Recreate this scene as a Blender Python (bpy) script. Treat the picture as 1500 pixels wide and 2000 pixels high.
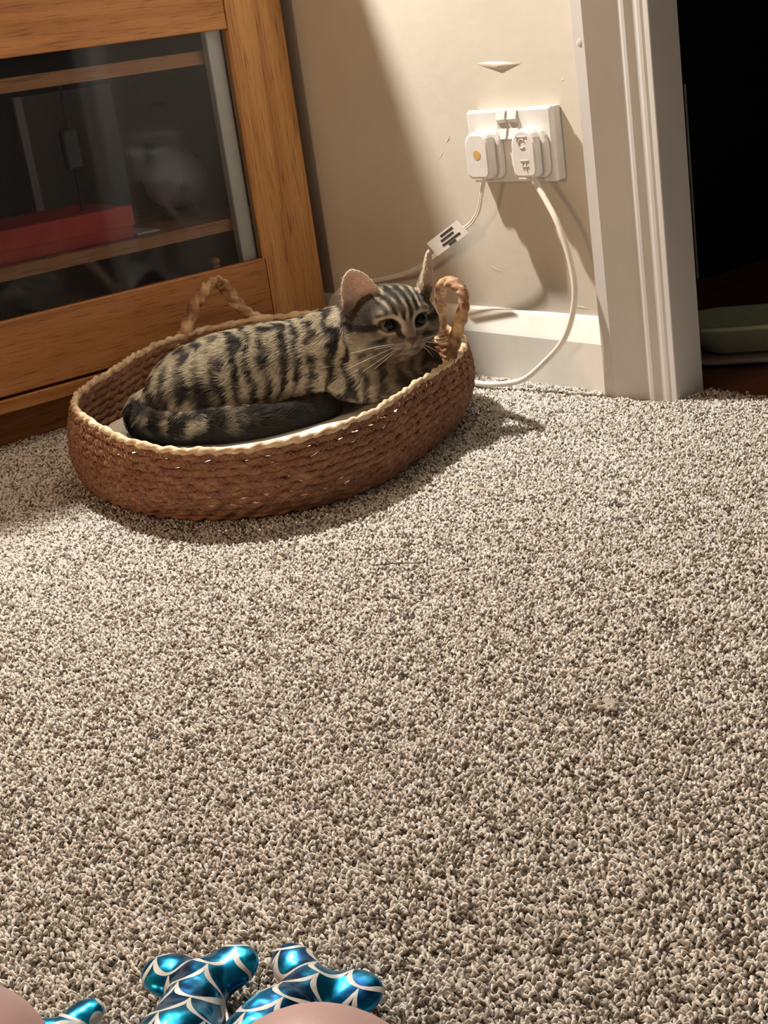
import bpy, bmesh, math
import numpy as np
from mathutils import Matrix, Vector

# ------------------------------------------------------------------ reset
for o in list(bpy.data.objects): bpy.data.objects.remove(o, do_unlink=True)
SC = bpy.context.scene
COL = SC.collection
rng = np.random.default_rng(7)

# ------------------------------------------------------------------ camera
CAM = np.array([1.72978, -1.20686, .4352])
ROT = np.array([[.614734, .776821, -.13657], [.168749, -.298676, -.939317], [-.770472, .554384, -.314694]])
cd = bpy.data.cameras.new('camera'); cam = bpy.data.objects.new('camera', cd); COL.objects.link(cam)
M = Matrix.Identity(4)
for i in range(3):
    M[i][0] = ROT[0][i]; M[i][1] = -ROT[1][i]; M[i][2] = -ROT[2][i]; M[i][3] = CAM[i]
cam.matrix_world = M
cd.sensor_fit = 'VERTICAL'; cd.sensor_height = 36.0; cd.sensor_width = 27.0
cd.lens = 2791.7/2000*36; cd.clip_start = .01
SC.camera = cam

# ------------------------------------------------------------------ world, lamp, exposure
w = bpy.data.worlds.new('world'); SC.world = w; w.use_nodes = True
bg = w.node_tree.nodes['Background']; bg.inputs[0].default_value = (1.0, .79, .60, 1); bg.inputs[1].default_value = .052
ld = bpy.data.lights.new('table_lamp_light', 'POINT'); ld.energy = 43; ld.color = (1.0, .95, .88); ld.shadow_soft_size = .022
lo = bpy.data.objects.new('table_lamp_light', ld); COL.objects.link(lo); lo.location = (-.13, -.34, 1.36)
# warm fill light added low at the camera's left to lift the shaded wall
l2 = bpy.data.lights.new('warm_fill_light', 'POINT'); l2.energy = 13; l2.color = (1.0, .62, .34); l2.shadow_soft_size = .22
lo2 = bpy.data.objects.new('warm_fill_light', l2); COL.objects.link(lo2); lo2.location = (.70, -2.7, .85)
vs = SC.view_settings; SC.display_settings.display_device = 'sRGB'
vs.view_transform = 'Standard'; vs.look = 'None'; vs.gamma = 1; vs.use_curve_mapping = False; vs.exposure = 2.0

# ------------------------------------------------------------------ helpers
def wl(o):
    v = np.zeros(3)
    while o is not None:
        v += np.array(o.location); o = o.parent
    return v
def empty(name, loc, label, cat, group=None):
    o = bpy.data.objects.new(name, None); COL.objects.link(o); o.location = loc; o.empty_display_size = .02
    o['label'] = label; o['category'] = cat
    if group: o['group'] = group
    return o
def tag(o, label, cat, group=None, kind=None):
    o['label'] = label; o['category'] = cat
    if group: o['group'] = group
    if kind: o['kind'] = kind
    return o
def mob(name, V, F, mat, parent=None, smooth=False, loc=None, label=None, kind=None):
    """V in world coordinates"""
    V = np.asarray(V, float)
    if loc is None: loc = wl(parent) if parent is not None else np.zeros(3)
    loc = np.asarray(loc, float)
    me = bpy.data.meshes.new(name)
    me.from_pydata((V-loc).tolist(), [], [tuple(int(i) for i in f) for f in F]); me.validate(); me.update()
    if smooth: me.polygons.foreach_set('use_smooth', np.ones(len(me.polygons), bool))
    o = bpy.data.objects.new(name, me); COL.objects.link(o)
    if mat is not None: me.materials.append(mat)
    if parent is not None: o.parent = parent; o.location = loc-wl(parent)
    else: o.location = loc
    if label: o['label'] = label
    if kind: o['kind'] = kind
    return o
def bvf(bm):
    bm.verts.ensure_lookup_table(); bm.verts.index_update()
    V = [tuple(v.co) for v in bm.verts]; F = [[v.index for v in f.verts] for f in bm.faces]; bm.free(); return V, F
def boxvf(a, b, bev=0, seg=2):
    a = np.array(a, float); b = np.array(b, float)
    bm = bmesh.new(); bmesh.ops.create_cube(bm, size=1)
    for v in bm.verts: v.co = Vector(((a+b)/2+np.array(v.co)*(b-a)).tolist())
    if bev: bmesh.ops.bevel(bm, geom=bm.edges[:], offset=bev, segments=seg, affect='EDGES', profile=.5)
    return bvf(bm)
def box(name, a, b, mat, parent=None, bev=0, **k):
    V, F = boxvf(a, b, bev); return mob(name, V, F, mat, parent, **k)
def struct(o, label=None):
    o['kind'] = 'structure'
    if label: o['label'] = label
    return o
def merge(*vf):
    V, F, n = [], [], 0
    for v, f in vf:
        V += [tuple(x) for x in v]; F += [[i+n for i in q] for q in f]; n = len(V)
    return V, F
def spline(P, n, closed=False):
    P = np.asarray(P, float); m = len(P)
    segs = m if closed else m-1
    u = np.linspace(0, segs, n, endpoint=not closed); out = []
    for t in u:
        i = min(int(t), segs-1); f = t-i
        g = (lambda k: P[k % m]) if closed else (lambda k: P[min(max(k, 0), m-1)] if 0 <= k < m else (2*P[0]-P[1] if k < 0 else 2*P[-1]-P[-2]))
        p0, p1, p2, p3 = g(i-1), g(i), g(i+1), g(i+2)
        out.append(.5*((2*p1)+(-p0+p2)*f+(2*p0-5*p1+4*p2-p3)*f*f+(-p0+3*p1-3*p2+p3)*f**3))
    return np.array(out)
def frames(P, closed=False, ref=(0, 0, 1.)):
    if closed: T = np.roll(P, -1, 0)-np.roll(P, 1, 0)
    else: T = np.gradient(P, axis=0)
    T /= np.linalg.norm(T, axis=1)[:, None]+1e-12
    if ref is not None:
        N = np.cross(T, np.array(ref, float)); N /= np.linalg.norm(N, axis=1)[:, None]+1e-9
    else:
        N = np.zeros_like(P); r = np.array([.3, .2, 1.]); n = np.cross(T[0], r); n /= np.linalg.norm(n)
        for i in range(len(P)):
            n = n-T[i]*(n@T[i]); n /= np.linalg.norm(n); N[i] = n
    return T, N, np.cross(N, T)
def tube(P, r, sides=8, closed=False, lobes=0, depth=.2, turns=0, flat=1.0, ref=None, caps=True, phase=0):
    """swept tube; lobes/turns give a twisted-rope cross section"""
    P = np.asarray(P, float); n = len(P); T, N, B = frames(P, closed, ref)
    r = np.broadcast_to(np.asarray(r, float), (n,))
    th = np.linspace(0, 2*np.pi, sides, endpoint=False)
    tw = (np.arange(n)/n*turns*2*np.pi)[:, None]+phase
    rad = np.ones((n, sides))
    if lobes: rad = 1-depth+depth*2*np.abs(np.cos(.5*(lobes*th[None]-tw)))**.8-depth*.5
    V = P[:, None]+(r[:, None]*rad*np.cos(th))[..., None]*N[:, None]*flat+(r[:, None]*rad*np.sin(th))[..., None]*B[:, None]
    V = V.reshape(-1, 3); F = []
    m = n if closed else n-1
    for i in range(m):
        a = i*sides; b = ((i+1) % n)*sides
        for j in range(sides):
            k = (j+1) % sides; F.append((a+j, a+k, b+k, b+j))
    if not closed and caps:
        F.append(tuple(range(sides-1, -1, -1))); F.append(tuple(range((n-1)*sides, n*sides)))
    return V, F
def sweep_x(prof, x0, x1):
    """closed (y,z) profile extruded along X"""
    n = len(prof); V = [(x0, y, z) for y, z in prof]+[(x1, y, z) for y, z in prof]
    F = [(i, (i+1) % n, n+(i+1) % n, n+i) for i in range(n)]+[tuple(range(n-1, -1, -1)), tuple(range(n, 2*n))]
    return V, F
def sweep_z(prof, z0, z1):
    n = len(prof); V = [(x, y, z0) for x, y in prof]+[(x, y, z1) for x, y in prof]
    F = [(i, (i+1) % n, n+(i+1) % n, n+i) for i in range(n)]+[tuple(range(n-1, -1, -1)), tuple(range(n, 2*n))]
    return V, F
def fixn(o):
    bm = bmesh.new(); bm.from_mesh(o.data); bmesh.ops.recalc_face_normals(bm, faces=bm.faces[:]); bm.to_mesh(o.data); bm.free(); return o

# ------------------------------------------------------------------ materials
def newmat(name):
    m = bpy.data.materials.new(name); m.use_nodes = True; nt = m.node_tree
    return m, nt, nt.nodes['Principled BSDF']
def N(nt, t, **k):
    n = nt.nodes.new(t)
    for a, b in k.items():
        if a in n.bl_rna.properties: setattr(n, a, b)
        else: n.inputs[a].default_value = b
    return n
def noise_mat(name, cols, scale=(1, 1, 1), detail=4, rough=.6, bump=0, bscale=None, pos=None, spec=.3, metal=0, dist=0):
    m, nt, b = newmat(name)
    tc = N(nt, 'ShaderNodeTexCoord'); mp = N(nt, 'ShaderNodeMapping'); mp.inputs['Scale'].default_value = scale
    nt.links.new(tc.outputs['Object'], mp.inputs[0])
    nz = N(nt, 'ShaderNodeTexNoise'); nz.inputs['Scale'].default_value = 1; nz.inputs['Detail'].default_value = detail; nz.inputs['Distortion'].default_value = dist
    nt.links.new(mp.outputs[0], nz.inputs[0])
    cr = N(nt, 'ShaderNodeValToRGB'); e = cr.color_ramp.elements
    pos = pos or np.linspace(.3, .7, len(cols))
    while len(e) < len(cols): e.new(.5)
    for i, c in enumerate(cols): e[i].position = pos[i]; e[i].color = (*c, 1)
    nt.links.new(nz.outputs[0], cr.inputs[0]); nt.links.new(cr.outputs[0], b.inputs['Base Color'])
    b.inputs['Roughness'].default_value = rough; b.inputs['Specular IOR Level'].default_value = spec; b.inputs['Metallic'].default_value = metal
    if bump:
        n2 = N(nt, 'ShaderNodeTexNoise'); n2.inputs['Scale'].default_value = 1; n2.inputs['Detail'].default_value = 3
        m2 = N(nt, 'ShaderNodeMapping'); m2.inputs['Scale'].default_value = bscale or scale
        nt.links.new(tc.outputs['Object'], m2.inputs[0]); nt.links.new(m2.outputs[0], n2.inputs[0])
        bp = N(nt, 'ShaderNodeBump'); bp.inputs['Strength'].default_value = bump; bp.inputs['Distance'].default_value = .002
        nt.links.new(n2.outputs[0], bp.inputs['Height']); nt.links.new(bp.outputs[0], b.inputs['Normal'])
    return m
def plain(name, c, rough=.5, spec=.4, metal=0):
    j = np.array(c)
    return noise_mat(name, [tuple(j*.94), tuple(np.minimum(j*1.05, 1))], (60, 60, 60), 3, rough, spec=spec, metal=metal)
def attr_mat(name, attr, rough=.9, spec=.1, sheen=0):
    m, nt, b = newmat(name)
    a = N(nt, 'ShaderNodeAttribute'); a.attribute_name = attr
    nt.links.new(a.outputs['Color'], b.inputs['Base Color'])
    b.inputs['Roughness'].default_value = rough; b.inputs['Specular IOR Level'].default_value = spec
    return m
def wood(name, axis, cols, rough=.45):
    m, nt, b = newmat(name)
    tc = N(nt, 'ShaderNodeTexCoord')
    def nz(s_long, s_cross, detail, dist=0):
        mp = N(nt, 'ShaderNodeMapping'); s = [s_cross]*3; s[axis] = s_long; mp.inputs['Scale'].default_value = s
        n = N(nt, 'ShaderNodeTexNoise'); n.inputs['Scale'].default_value = 1; n.inputs['Detail'].default_value = detail; n.inputs['Distortion'].default_value = dist
        nt.links.new(tc.outputs['Object'], mp.inputs[0]); nt.links.new(mp.outputs[0], n.inputs[0]); return n
    a = nz(2.5, 38, 5, .6); p = nz(22, 520, 2)
    cr = N(nt, 'ShaderNodeValToRGB'); e = cr.color_ramp.elements; e.new(.5)
    for i, (q, c) in enumerate(zip((.3, .5, .72), cols)): e[i].position = q; e[i].color = (*c, 1)
    nt.links.new(a.outputs[0], cr.inputs[0])
    r2 = N(nt, 'ShaderNodeValToRGB'); r2.color_ramp.elements[0].position = .30; r2.color_ramp.elements[1].position = .46
    r2.color_ramp.elements[0].color = (.52, .45, .4, 1); r2.color_ramp.elements[1].color = (1, 1, 1, 1)
    nt.links.new(p.outputs[0], r2.inputs[0])
    mx = N(nt, 'ShaderNodeMix', data_type='RGBA', blend_type='MULTIPLY'); mx.inputs[0].default_value = 1
    nt.links.new(cr.outputs[0], mx.inputs[6]); nt.links.new(r2.outputs[0], mx.inputs[7]); nt.links.new(mx.outputs[2], b.inputs['Base Color'])
    bp = N(nt, 'ShaderNodeBump'); bp.inputs['Strength'].default_value = .15; bp.inputs['Distance'].default_value = .001
    nt.links.new(p.outputs[0], bp.inputs['Height']); nt.links.new(bp.outputs[0], b.inputs['Normal'])
    b.inputs['Roughness'].default_value = rough; b.inputs['Specular IOR Level'].default_value = .35
    return m
OAK = [(.30, .125, .042), (.44, .198, .070), (.53, .26, .098)]
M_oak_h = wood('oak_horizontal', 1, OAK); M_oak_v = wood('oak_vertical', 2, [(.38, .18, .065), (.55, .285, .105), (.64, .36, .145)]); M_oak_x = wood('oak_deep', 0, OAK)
M_wall = noise_mat('cream_emulsion', [(.53, .485, .405), (.575, .53, .445)], (9, 9, 9), 4, .75, .16, (45, 45, 60), spec=.2)
M_gloss = noise_mat('white_gloss_paint', [(.74, .70, .62), (.80, .77, .70)], (25, 25, 12), 4, .38, .18, (40, 40, 25), spec=.45)
M_arch = noise_mat('offwhite_frame_paint', [(.56, .545, .52), (.61, .595, .57)], (20, 20, 8), 4, .42, .15, (45, 45, 20), spec=.4)
M_plastic = plain('white_plastic', (.70, .68, .64), .28, .5)
M_plastic2 = plain('cream_plastic', (.62, .59, .54), .32, .5)
M_recess = plain('socket_recess', (.50, .47, .43), .5)
M_cable = plain('white_cable', (.78, .73, .64), .4, .4)
M_dark = plain('black_plastic', (.012, .012, .014), .4)
M_int = plain('charcoal_panel', (.035, .034, .038), .7, .2)
M_red = noise_mat('red_card', [(.42, .035, .03), (.50, .06, .045)], (30, 30, 30), 3, .6)
M_paper = plain('paper', (.62, .62, .62), .8)
M_greyblue = plain('grey_plastic', (.45, .46, .52), .5)
M_strip = plain('pale_strip', (.72, .73, .64), .4)
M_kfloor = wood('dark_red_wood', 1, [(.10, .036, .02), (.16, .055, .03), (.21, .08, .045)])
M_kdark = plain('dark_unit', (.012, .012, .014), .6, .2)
M_tray = plain('olive_plastic', (.42, .45, .31), .5)
M_traybase = plain('greige_plastic', (.30, .26, .22), .5)
M_cushion = noise_mat('cream_cotton', [(.80, .76, .66), (.86, .83, .74)], (300, 300, 300), 3, .85, .2, (500, 500, 500))
M_coil = noise_mat('seagrass', [(.13, .055, .03), (.24, .11, .06), (.36, .20, .105)], (55, 55, 160), 5, .7, .5, (90, 90, 420), pos=[.28, .5, .74])
M_rim = noise_mat('straw', [(.36, .22, .12), (.62, .45, .28), (.80, .66, .46)], (70, 70, 160), 5, .65, .5, (110, 110, 420), pos=[.28, .5, .72])
M_handle = noise_mat('dried_husk', [(.16, .07, .035), (.42, .24, .12), (.70, .50, .28)], (60, 60, 60), 5, .65, .5, (110, 110, 300), pos=[.34, .5, .66])
M_stitch = plain('jute_thread', (.30, .16, .095), .8)
M_skin = noise_mat('skin', [(.33, .205, .19), (.37, .235, .22)], (25, 25, 25), 4, .5, .1, (220, 220, 220))
M_skin.node_tree.nodes['Principled BSDF'].inputs['Subsurface Weight'].default_value = .15
M_skin.node_tree.nodes['Principled BSDF'].inputs['Subsurface Radius'].default_value = (.01, .004, .002)
def glass():
    m, nt, b = newmat('cabinet_glass')
    b.inputs['Base Color'].default_value = (.86, .88, .92, 1); b.inputs['Roughness'].default_value = .04
    b.inputs['Transmission Weight'].default_value = 1; b.inputs['IOR'].default_value = 1.45
    # thin pane: clear transmission with the reflection of a glass face and a film of dust
    tr = N(nt, 'ShaderNodeBsdfTransparent'); tr.inputs[0].default_value = (.93, .94, .96, 1)
    gl = N(nt, 'ShaderNodeBsdfGlossy'); gl.inputs['Roughness'].default_value = .06
    df = N(nt, 'ShaderNodeBsdfDiffuse'); df.inputs[0].default_value = (.75, .78, .85, 1)
    fr = N(nt, 'ShaderNodeFresnel'); fr.inputs[0].default_value = 1.28
    m1 = N(nt, 'ShaderNodeMixShader'); m2 = N(nt, 'ShaderNodeMixShader'); m2.inputs[0].default_value = .013
    nt.links.new(fr.outputs[0], m1.inputs[0]); nt.links.new(tr.outputs[0], m1.inputs[1]); nt.links.new(gl.outputs[0], m1.inputs[2])
    nt.links.new(m1.outputs[0], m2.inputs[1]); nt.links.new(df.outputs[0], m2.inputs[2])
    nt.links.new(m2.outputs[0], nt.nodes['Material Output'].inputs[0])
    return m
M_glass = glass()

# ------------------------------------------------------------------ setting
fl = struct(box('floor', (-.5, -3.2, -.05), (3.4, .046, -.0045), noise_mat('carpet_backing', [(.05, .04, .03), (.20, .175, .145), (.42, .38, .33)], (420, 420, 420), 2, .95, pos=[.36, .5, .62])))
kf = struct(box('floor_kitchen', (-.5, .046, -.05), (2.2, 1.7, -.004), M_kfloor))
DX0, DX1, DH, WT = .66, 1.42, 2.0, .03
wb = box('wall_back', (-.5, 0, -.05), (DX0, WT, 2.4), M_wall); struct(wb)
struct(box('wall_above_door', (DX0, 0, DH), (DX1, WT, 2.4), M_wall))
struct(box('wall_right_of_door', (DX1, 0, -.05), (3.4, WT, 2.4), M_wall))
struct(box('wall_left', (-.55, -3.2, -.05), (-.5, WT, 2.4), M_wall))
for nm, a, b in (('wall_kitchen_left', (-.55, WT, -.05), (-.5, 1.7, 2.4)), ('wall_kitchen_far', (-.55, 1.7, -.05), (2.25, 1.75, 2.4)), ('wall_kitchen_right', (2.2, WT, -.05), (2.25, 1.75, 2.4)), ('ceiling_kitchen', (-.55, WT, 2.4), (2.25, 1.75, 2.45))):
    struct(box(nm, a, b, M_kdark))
# skirting board with sloping top
sk = [(0, -.006), (-.018, -.006), (-.018, .056), (-.0165, .0595), (-.006, .082), (-.003, .0845), (0, .085)]
V, F = sweep_x(sk, -.5, .570); struct(fixn(mob('baseboard_back', V, F, M_gloss)))
# architrave: lit outer fillet then a moulded face falling towards the opening
ar = [(.570, 0), (.570, -.030), (.5715, -.0315), (.5875, -.0315), (.590, -.0302), (.606, -.0222), (.618, -.0162), (.622, -.0150), (.6255, -.0150), (.629, -.0158), (.633, -.0154), (.637, -.0136), (.641, -.0116), (.6445, -.0112), (.648, -.0118), (.652, -.0114), (.655, -.0102), (.6565, -.0088), (.6565, 0)]
V, F = sweep_z(ar, -.006, DH); struct(fixn(mob('trim_1', V, F, M_arch)))
struct(box('trim_2', (.6565, -.012, -.006), (.664, .034, DH), M_arch, bev=.001))
V, F = sweep_z([(2*1.04-x, y) for x, y in ar], -.006, DH); struct(fixn(mob('trim_3', V, F, M_arch)))
struct(box('trim_4', (DX1-.004, -.012, -.006), (DX1+.0035, .034, DH), M_arch, bev=.001))
# chipped paint flakes low on the architrave, filler patch and scuffs on the wall
def flake(name, pts, y, t, mat, parent):
    n = len(pts); V = [(x, y, z) for x, z in pts]+[(sum(p[0] for p in pts)/n, y-t, sum(p[1] for p in pts)/n)]
    F = [(i, (i+1) % n, n) for i in range(n)]; return fixn(mob(name, V, F, mat, parent, smooth=True))
flake('filler_patch', [(.372, .3855), (.395, .3862), (.425, .3840), (.454, .3800), (.438, .3785), (.415, .3755), (.398, .3785)], .0, .0035, M_wall, wb)
flake('scuff', [(.300, .292), (.304, .297), (.313, .305), (.309, .299)], 0, .0007, M_wall, wb)
flake('scuff', [(.283, .273), (.286, .277), (.297, .287), (.292, .280)], 0, .0005, M_wall, wb)
flake('scuff', [(.515, .358), (.517, .360), (.522, .357), (.518, .355)], 0, .0007, M_wall, wb)
flake('scuff', [(.484, .095), (.50, .097), (.53, .094), (.545, .096), (.53, .092), (.50, .0935)], 0, .0007, M_wall, wb)
flake('scuff', [(.35, .14), (.365, .138), (.392, .129), (.37, .132)], 0, .0005, M_wall, wb)
tr1 = bpy.data.objects['trim_1']
flake('paint_chip', [(.573, .022), (.578, .03), (.583, .026), (.585, .016), (.578, .012)], -.0315, .002, M_arch, tr1)
flake('paint_chip', [(.574, .040), (.579, .046), (.584, .041), (.579, .036)], -.0315, .0016, M_arch, tr1)
flake('paint_chip', [(.574, .395), (.580, .402), (.585, .398), (.581, .391)], -.0315, .0016, M_arch, tr1)

# ------------------------------------------------------------------ carpet pile (nobody could count it)
def carpet():
    """dense short twists of yarn lying in all directions, half sunk into each other"""
    sp = .00265
    xs = np.arange(-.03, 1.62, sp); ys = np.arange(-1.22, .046, sp)
    X, Y = np.meshgrid(xs, ys); X = X.ravel(); Y = Y.ravel()
    X = X+rng.uniform(-.5, .5, X.size)*sp; Y = Y+rng.uniform(-.5, .5, Y.size)*sp
    poly = np.array([(-.02, -.02), (-.02, -.78), (.30, -.92), (1.0, -1.15), (1.28, -1.15), (1.50, -.78), (.96, .04), (.62, .04), (.56, -.02)])
    def inside(X, Y, poly):
        ins = np.zeros(X.size, bool); j = len(poly)-1
        for i in range(len(poly)):
            (xi, yi), (xj, yj) = poly[i], poly[j]
            c = ((yi > Y) != (yj > Y)) & (X < (xj-xi)*(Y-yi)/(yj-yi+1e-12)+xi); ins ^= c; j = i
        return ins
    ins = inside(X, Y, poly)
    ins &= ~((X < .664) & (Y > -.019)) & ~((X > .56) & (X < .66) & (Y > -.030))
    ins &= np.hypot(X-.345, Y+.37) > .155                       # nothing shows under the basket
    X = X[ins]; Y = Y[ins]
    so_ = .0068; A, B_ = np.meshgrid(np.arange(-.02, 2.1, so_), np.arange(-1.7, .044, so_)); A = A.ravel()+rng.uniform(-.5, .5, A.size)*so_; B_ = B_.ravel()+rng.uniform(-.5, .5, B_.size)*so_
    k = ~inside(A, B_, poly) & ((A > .665) | (B_ < -.03)); A, B_ = A[k], B_[k]
    big = np.concatenate([np.ones(X.size), np.full(A.size, 2.5)]); X = np.concatenate([X, A]); Y = np.concatenate([Y, B_]); n = X.size
    ang = rng.uniform(0, 2*np.pi, n); hl = big*rng.uniform(.0014, .0029, n); cv = rng.uniform(-.0009, .0009, n)
    dx, dy = np.cos(ang), np.sin(ang); r0 = np.minimum(big, 1.9)*rng.uniform(.00092, .00128, n)
    zt = rng.uniform(-.0023, .0010, n)+.0006*np.sin(X*130+3*np.sin(Y*90))*np.sin(Y*140+2*np.sin(X*70)); tilt = rng.normal(0, .25, n)
    rings = []
    for t in (-1, 0, 1):
        px = X+dx*hl*t-dy*cv*(1-t*t); py = Y+dy*hl*t+dx*cv*(1-t*t); pz = zt-.0021*t*t+tilt*hl*t
        rr = r0*(.6 if t else 1)
        for w_, dz in ((-1, -1.3), (-.55, -.1), (.55, -.1), (1, -1.3)):
            rings.append(np.stack([px-dy*rr*w_, py+dx*rr*w_, pz+rr*dz], -1))
    V = np.stack(rings, 1).reshape(-1, 3)
    q = np.array([(k*4+j, k*4+4+j, k*4+5+j, k*4+1+j) for k in range(2) for j in range(3)]); K = len(q)
    Fi = (np.arange(n)[:, None, None]*12+q[None]).reshape(-1)
    me = bpy.data.meshes.new('carpet_pile'); nf = n*K
    me.vertices.add(len(V)); me.vertices.foreach_set('co', V.ravel().astype(np.float32))
    me.loops.add(nf*4); me.loops.foreach_set('vertex_index', Fi.astype(np.int32))
    me.polygons.add(nf); me.polygons.foreach_set('loop_start', np.arange(0, nf*4, 4, dtype=np.int32))
    me.polygons.foreach_set('use_smooth', np.ones(nf, bool))
    pal = np.array([(.70, .655, .60), (.61, .565, .505), (.50, .455, .40), (.31, .27, .22), (.14, .115, .09)])
    c = pal[rng.choice(5, n, p=[.27, .28, .19, .14, .12])]*rng.uniform(.92, 1.08, (n, 1))
    c = np.concatenate([np.clip(c, 0, 1), np.ones((n, 1))], 1)
    me.update(calc_edges=True)
    at = me.attributes.new('yarn', 'FLOAT_COLOR', 'POINT'); at.data.foreach_set('color', np.repeat(c, 12, 0).ravel().astype(np.float32))
    me.materials.append(attr_mat('carpet_yarn', 'yarn', .95, .05))
    o = bpy.data.objects.new('carpet_pile', me); COL.objects.link(o)
    return tag(o, 'speckled beige and brown twist carpet pile covering the floor', 'carpet', kind='stuff')
carpet()

# ------------------------------------------------------------------ display cabinet
X0 = .016; YR = -.023; YL = -1.30; CH = .94; XB = -.40
cab = empty('display_cabinet', (-.2, -.66, 0), 'oak display cabinet with a glass door standing against the wall', 'cabinet')
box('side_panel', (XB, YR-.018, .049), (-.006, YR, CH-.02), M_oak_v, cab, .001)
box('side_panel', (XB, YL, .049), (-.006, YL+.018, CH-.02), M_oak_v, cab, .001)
box('divider', (XB+.01, -.67, .066), (-.03, -.652, .55), M_int, cab, .001)
box('bottom_panel', (XB, YL-.004, .047), (X0+.001, YR+.004, .064), M_oak_h, cab, .0012)
box('top_panel', (XB-.005, YL-.01, CH-.02), (X0+.004, YR+.004, CH), M_oak_h, cab, .002)
box('middle_panel', (XB, YL+.018, .54), (-.008, YR-.018, .556), M_oak_h, cab, .001)
box('back_panel', (XB-.004, YL, .049), (XB+.002, YR, CH-.02), M_int, cab)
box('plinth', (XB+.02, YL+.01, -.005), (-.030, YR-.01, .047), M_oak_h, cab, .001)
box('inner_lining', (XB+.004, YR-.0215, .066), (-.05, YR-.0185, .538), M_int, cab)
for z0, z1 in ((.429, .447), (.203, .220)):
    box('shelf', (XB+.004, -.65, z0), (-.024, YR-.022, z1), M_oak_h, cab, .001)
    box('shelf', (XB+.004, YL+.02, z0), (-.03, -.672, z1), M_oak_h, cab, .001)
box('edge_strip', (-.020, -.137, .066), (-.006, -.113, .538), M_strip, cab, .002, label='pale grey vertical strip inside the glass door')
def door(y1, y0, parent):
    """y1 = right edge, y0 = left edge"""
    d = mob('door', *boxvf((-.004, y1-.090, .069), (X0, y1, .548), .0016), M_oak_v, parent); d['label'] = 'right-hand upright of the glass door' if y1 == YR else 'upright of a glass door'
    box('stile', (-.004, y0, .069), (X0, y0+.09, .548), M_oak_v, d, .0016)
    box('bottom_rail', (-.004, y0+.0905, .068), (X0-.0005, y1-.0912, .1605), M_oak_h, d, .0016)
    box('top_rail', (-.004, y0+.0905, .4695), (X0-.0005, y1-.0912, .548), M_oak_h, d, .0016)
    box('glass_pane', (.003, y0+.085, .155), (.007, y1-.086, .475), M_glass, d)
    return d
door(YR, -.66, cab); door(-.663, YL, cab)
for k, (a, b) in enumerate(((YR, -.66), (-.663, YL))):
    df = box('drawer_front', (-.004, b, .560), (X0, a, .74), M_oak_h, cab, .0016); ym = (a+b)/2
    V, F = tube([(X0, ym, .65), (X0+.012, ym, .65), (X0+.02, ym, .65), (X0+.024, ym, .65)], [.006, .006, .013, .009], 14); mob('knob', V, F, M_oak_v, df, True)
    df = box('drawer_front', (-.004, b, .752), (X0, a, .915), M_oak_h, cab, .0016)
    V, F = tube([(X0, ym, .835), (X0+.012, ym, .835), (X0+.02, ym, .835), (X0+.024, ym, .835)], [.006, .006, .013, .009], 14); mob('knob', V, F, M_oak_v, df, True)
# contents behind the glass
rb = empty('game_box', (-.13, -.46, .2205), 'red cardboard box lying on the lower shelf behind the glass', 'box')
box('base', (-.21, -.636, .2205), (-.046, -.277, .244), M_red, rb, .002); box('lid', (-.213, -.639, .236), (-.043, -.274, .264), M_red, rb, .002)
def lathe(prof, c, n=40):
    V = [(c[0]+r*math.cos(t), c[1]+r*math.sin(t), c[2]+z) for r, z in prof for t in np.linspace(0, 2*np.pi, n, endpoint=False)]
    F = [(i*n+j, i*n+(j+1) % n, (i+1)*n+(j+1) % n, (i+1)*n+j) for i in range(len(prof)-1) for j in range(n)]
    return V, F
def ballprof(r, h=None, n=14, z0=0):
    h = h or r
    return [(r*math.sin(t)+1e-5, z0+h-h*math.cos(t)) for t in np.linspace(0, math.pi, n)]
gl = empty('globe_ornament', (-.17, -.128, .2205), 'cloudy grey round globe on the lower shelf beside the red box', 'ornament')
V, F = lathe(ballprof(.048, .044, z0=.010), (-.17, -.128, .2205)); mob('globe', V, F, M_greyblue, gl, True)
V, F = lathe([(.0001, 0), (.026, 0), (.028, .006), (.022, .014), (.0001, .016)], (-.17, -.128, .2205)); mob('base_ring', V, F, M_dark, gl, True)
V, F = tube(spline([(-.122, -.150, .295), (-.1195, -.147, .272), (-.122, -.141, .255), (-.125, -.125, .251)], 16), .0009, 5); mob('etched_line', V, F, M_paper, gl, True)
V, F = tube(spline([(-.122, -.136, .280), (-.121, -.141, .268), (-.122, -.132, .262)], 10), .0008, 5); mob('etched_line', V, F, M_paper, gl, True)
ck = empty('hanging_cord', (-.10, -.318, .2205), 'thin black cord with a black inline switch hanging behind the glass', 'cord')
V, F = tube(spline([(-.10, -.316, .428), (-.10, -.317, .39), (-.10, -.317, .34), (-.10, -.318, .30), (-.10, -.320, .265), (-.10, -.322, .2655)], 20), .0022, 6); mob('cord', V, F, M_dark, ck, True)
box('inline_switch', (-.107, -.331, .318), (-.093, -.305, .372), M_dark, ck, .004)
gp = empty('grey_panel', (-.375, -.18, .2205), 'dark grey upright panel standing at the back of the shelf', 'panel')
box('board', (-.385, -.265, .2205), (-.37, -.10, .42), plain('slate_card', (.17, .165, .165), .7), gp, .001); box('edge', (-.37, -.268, .2205), (-.362, -.255, .42), M_greyblue, gp, .001)
tag(box('card_sheet', (-.20, -.27, .2205), (-.05, -.235, .2235), M_paper, bev=.001), 'white card sheet lying on the lower shelf beside the red box', 'paper')
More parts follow.
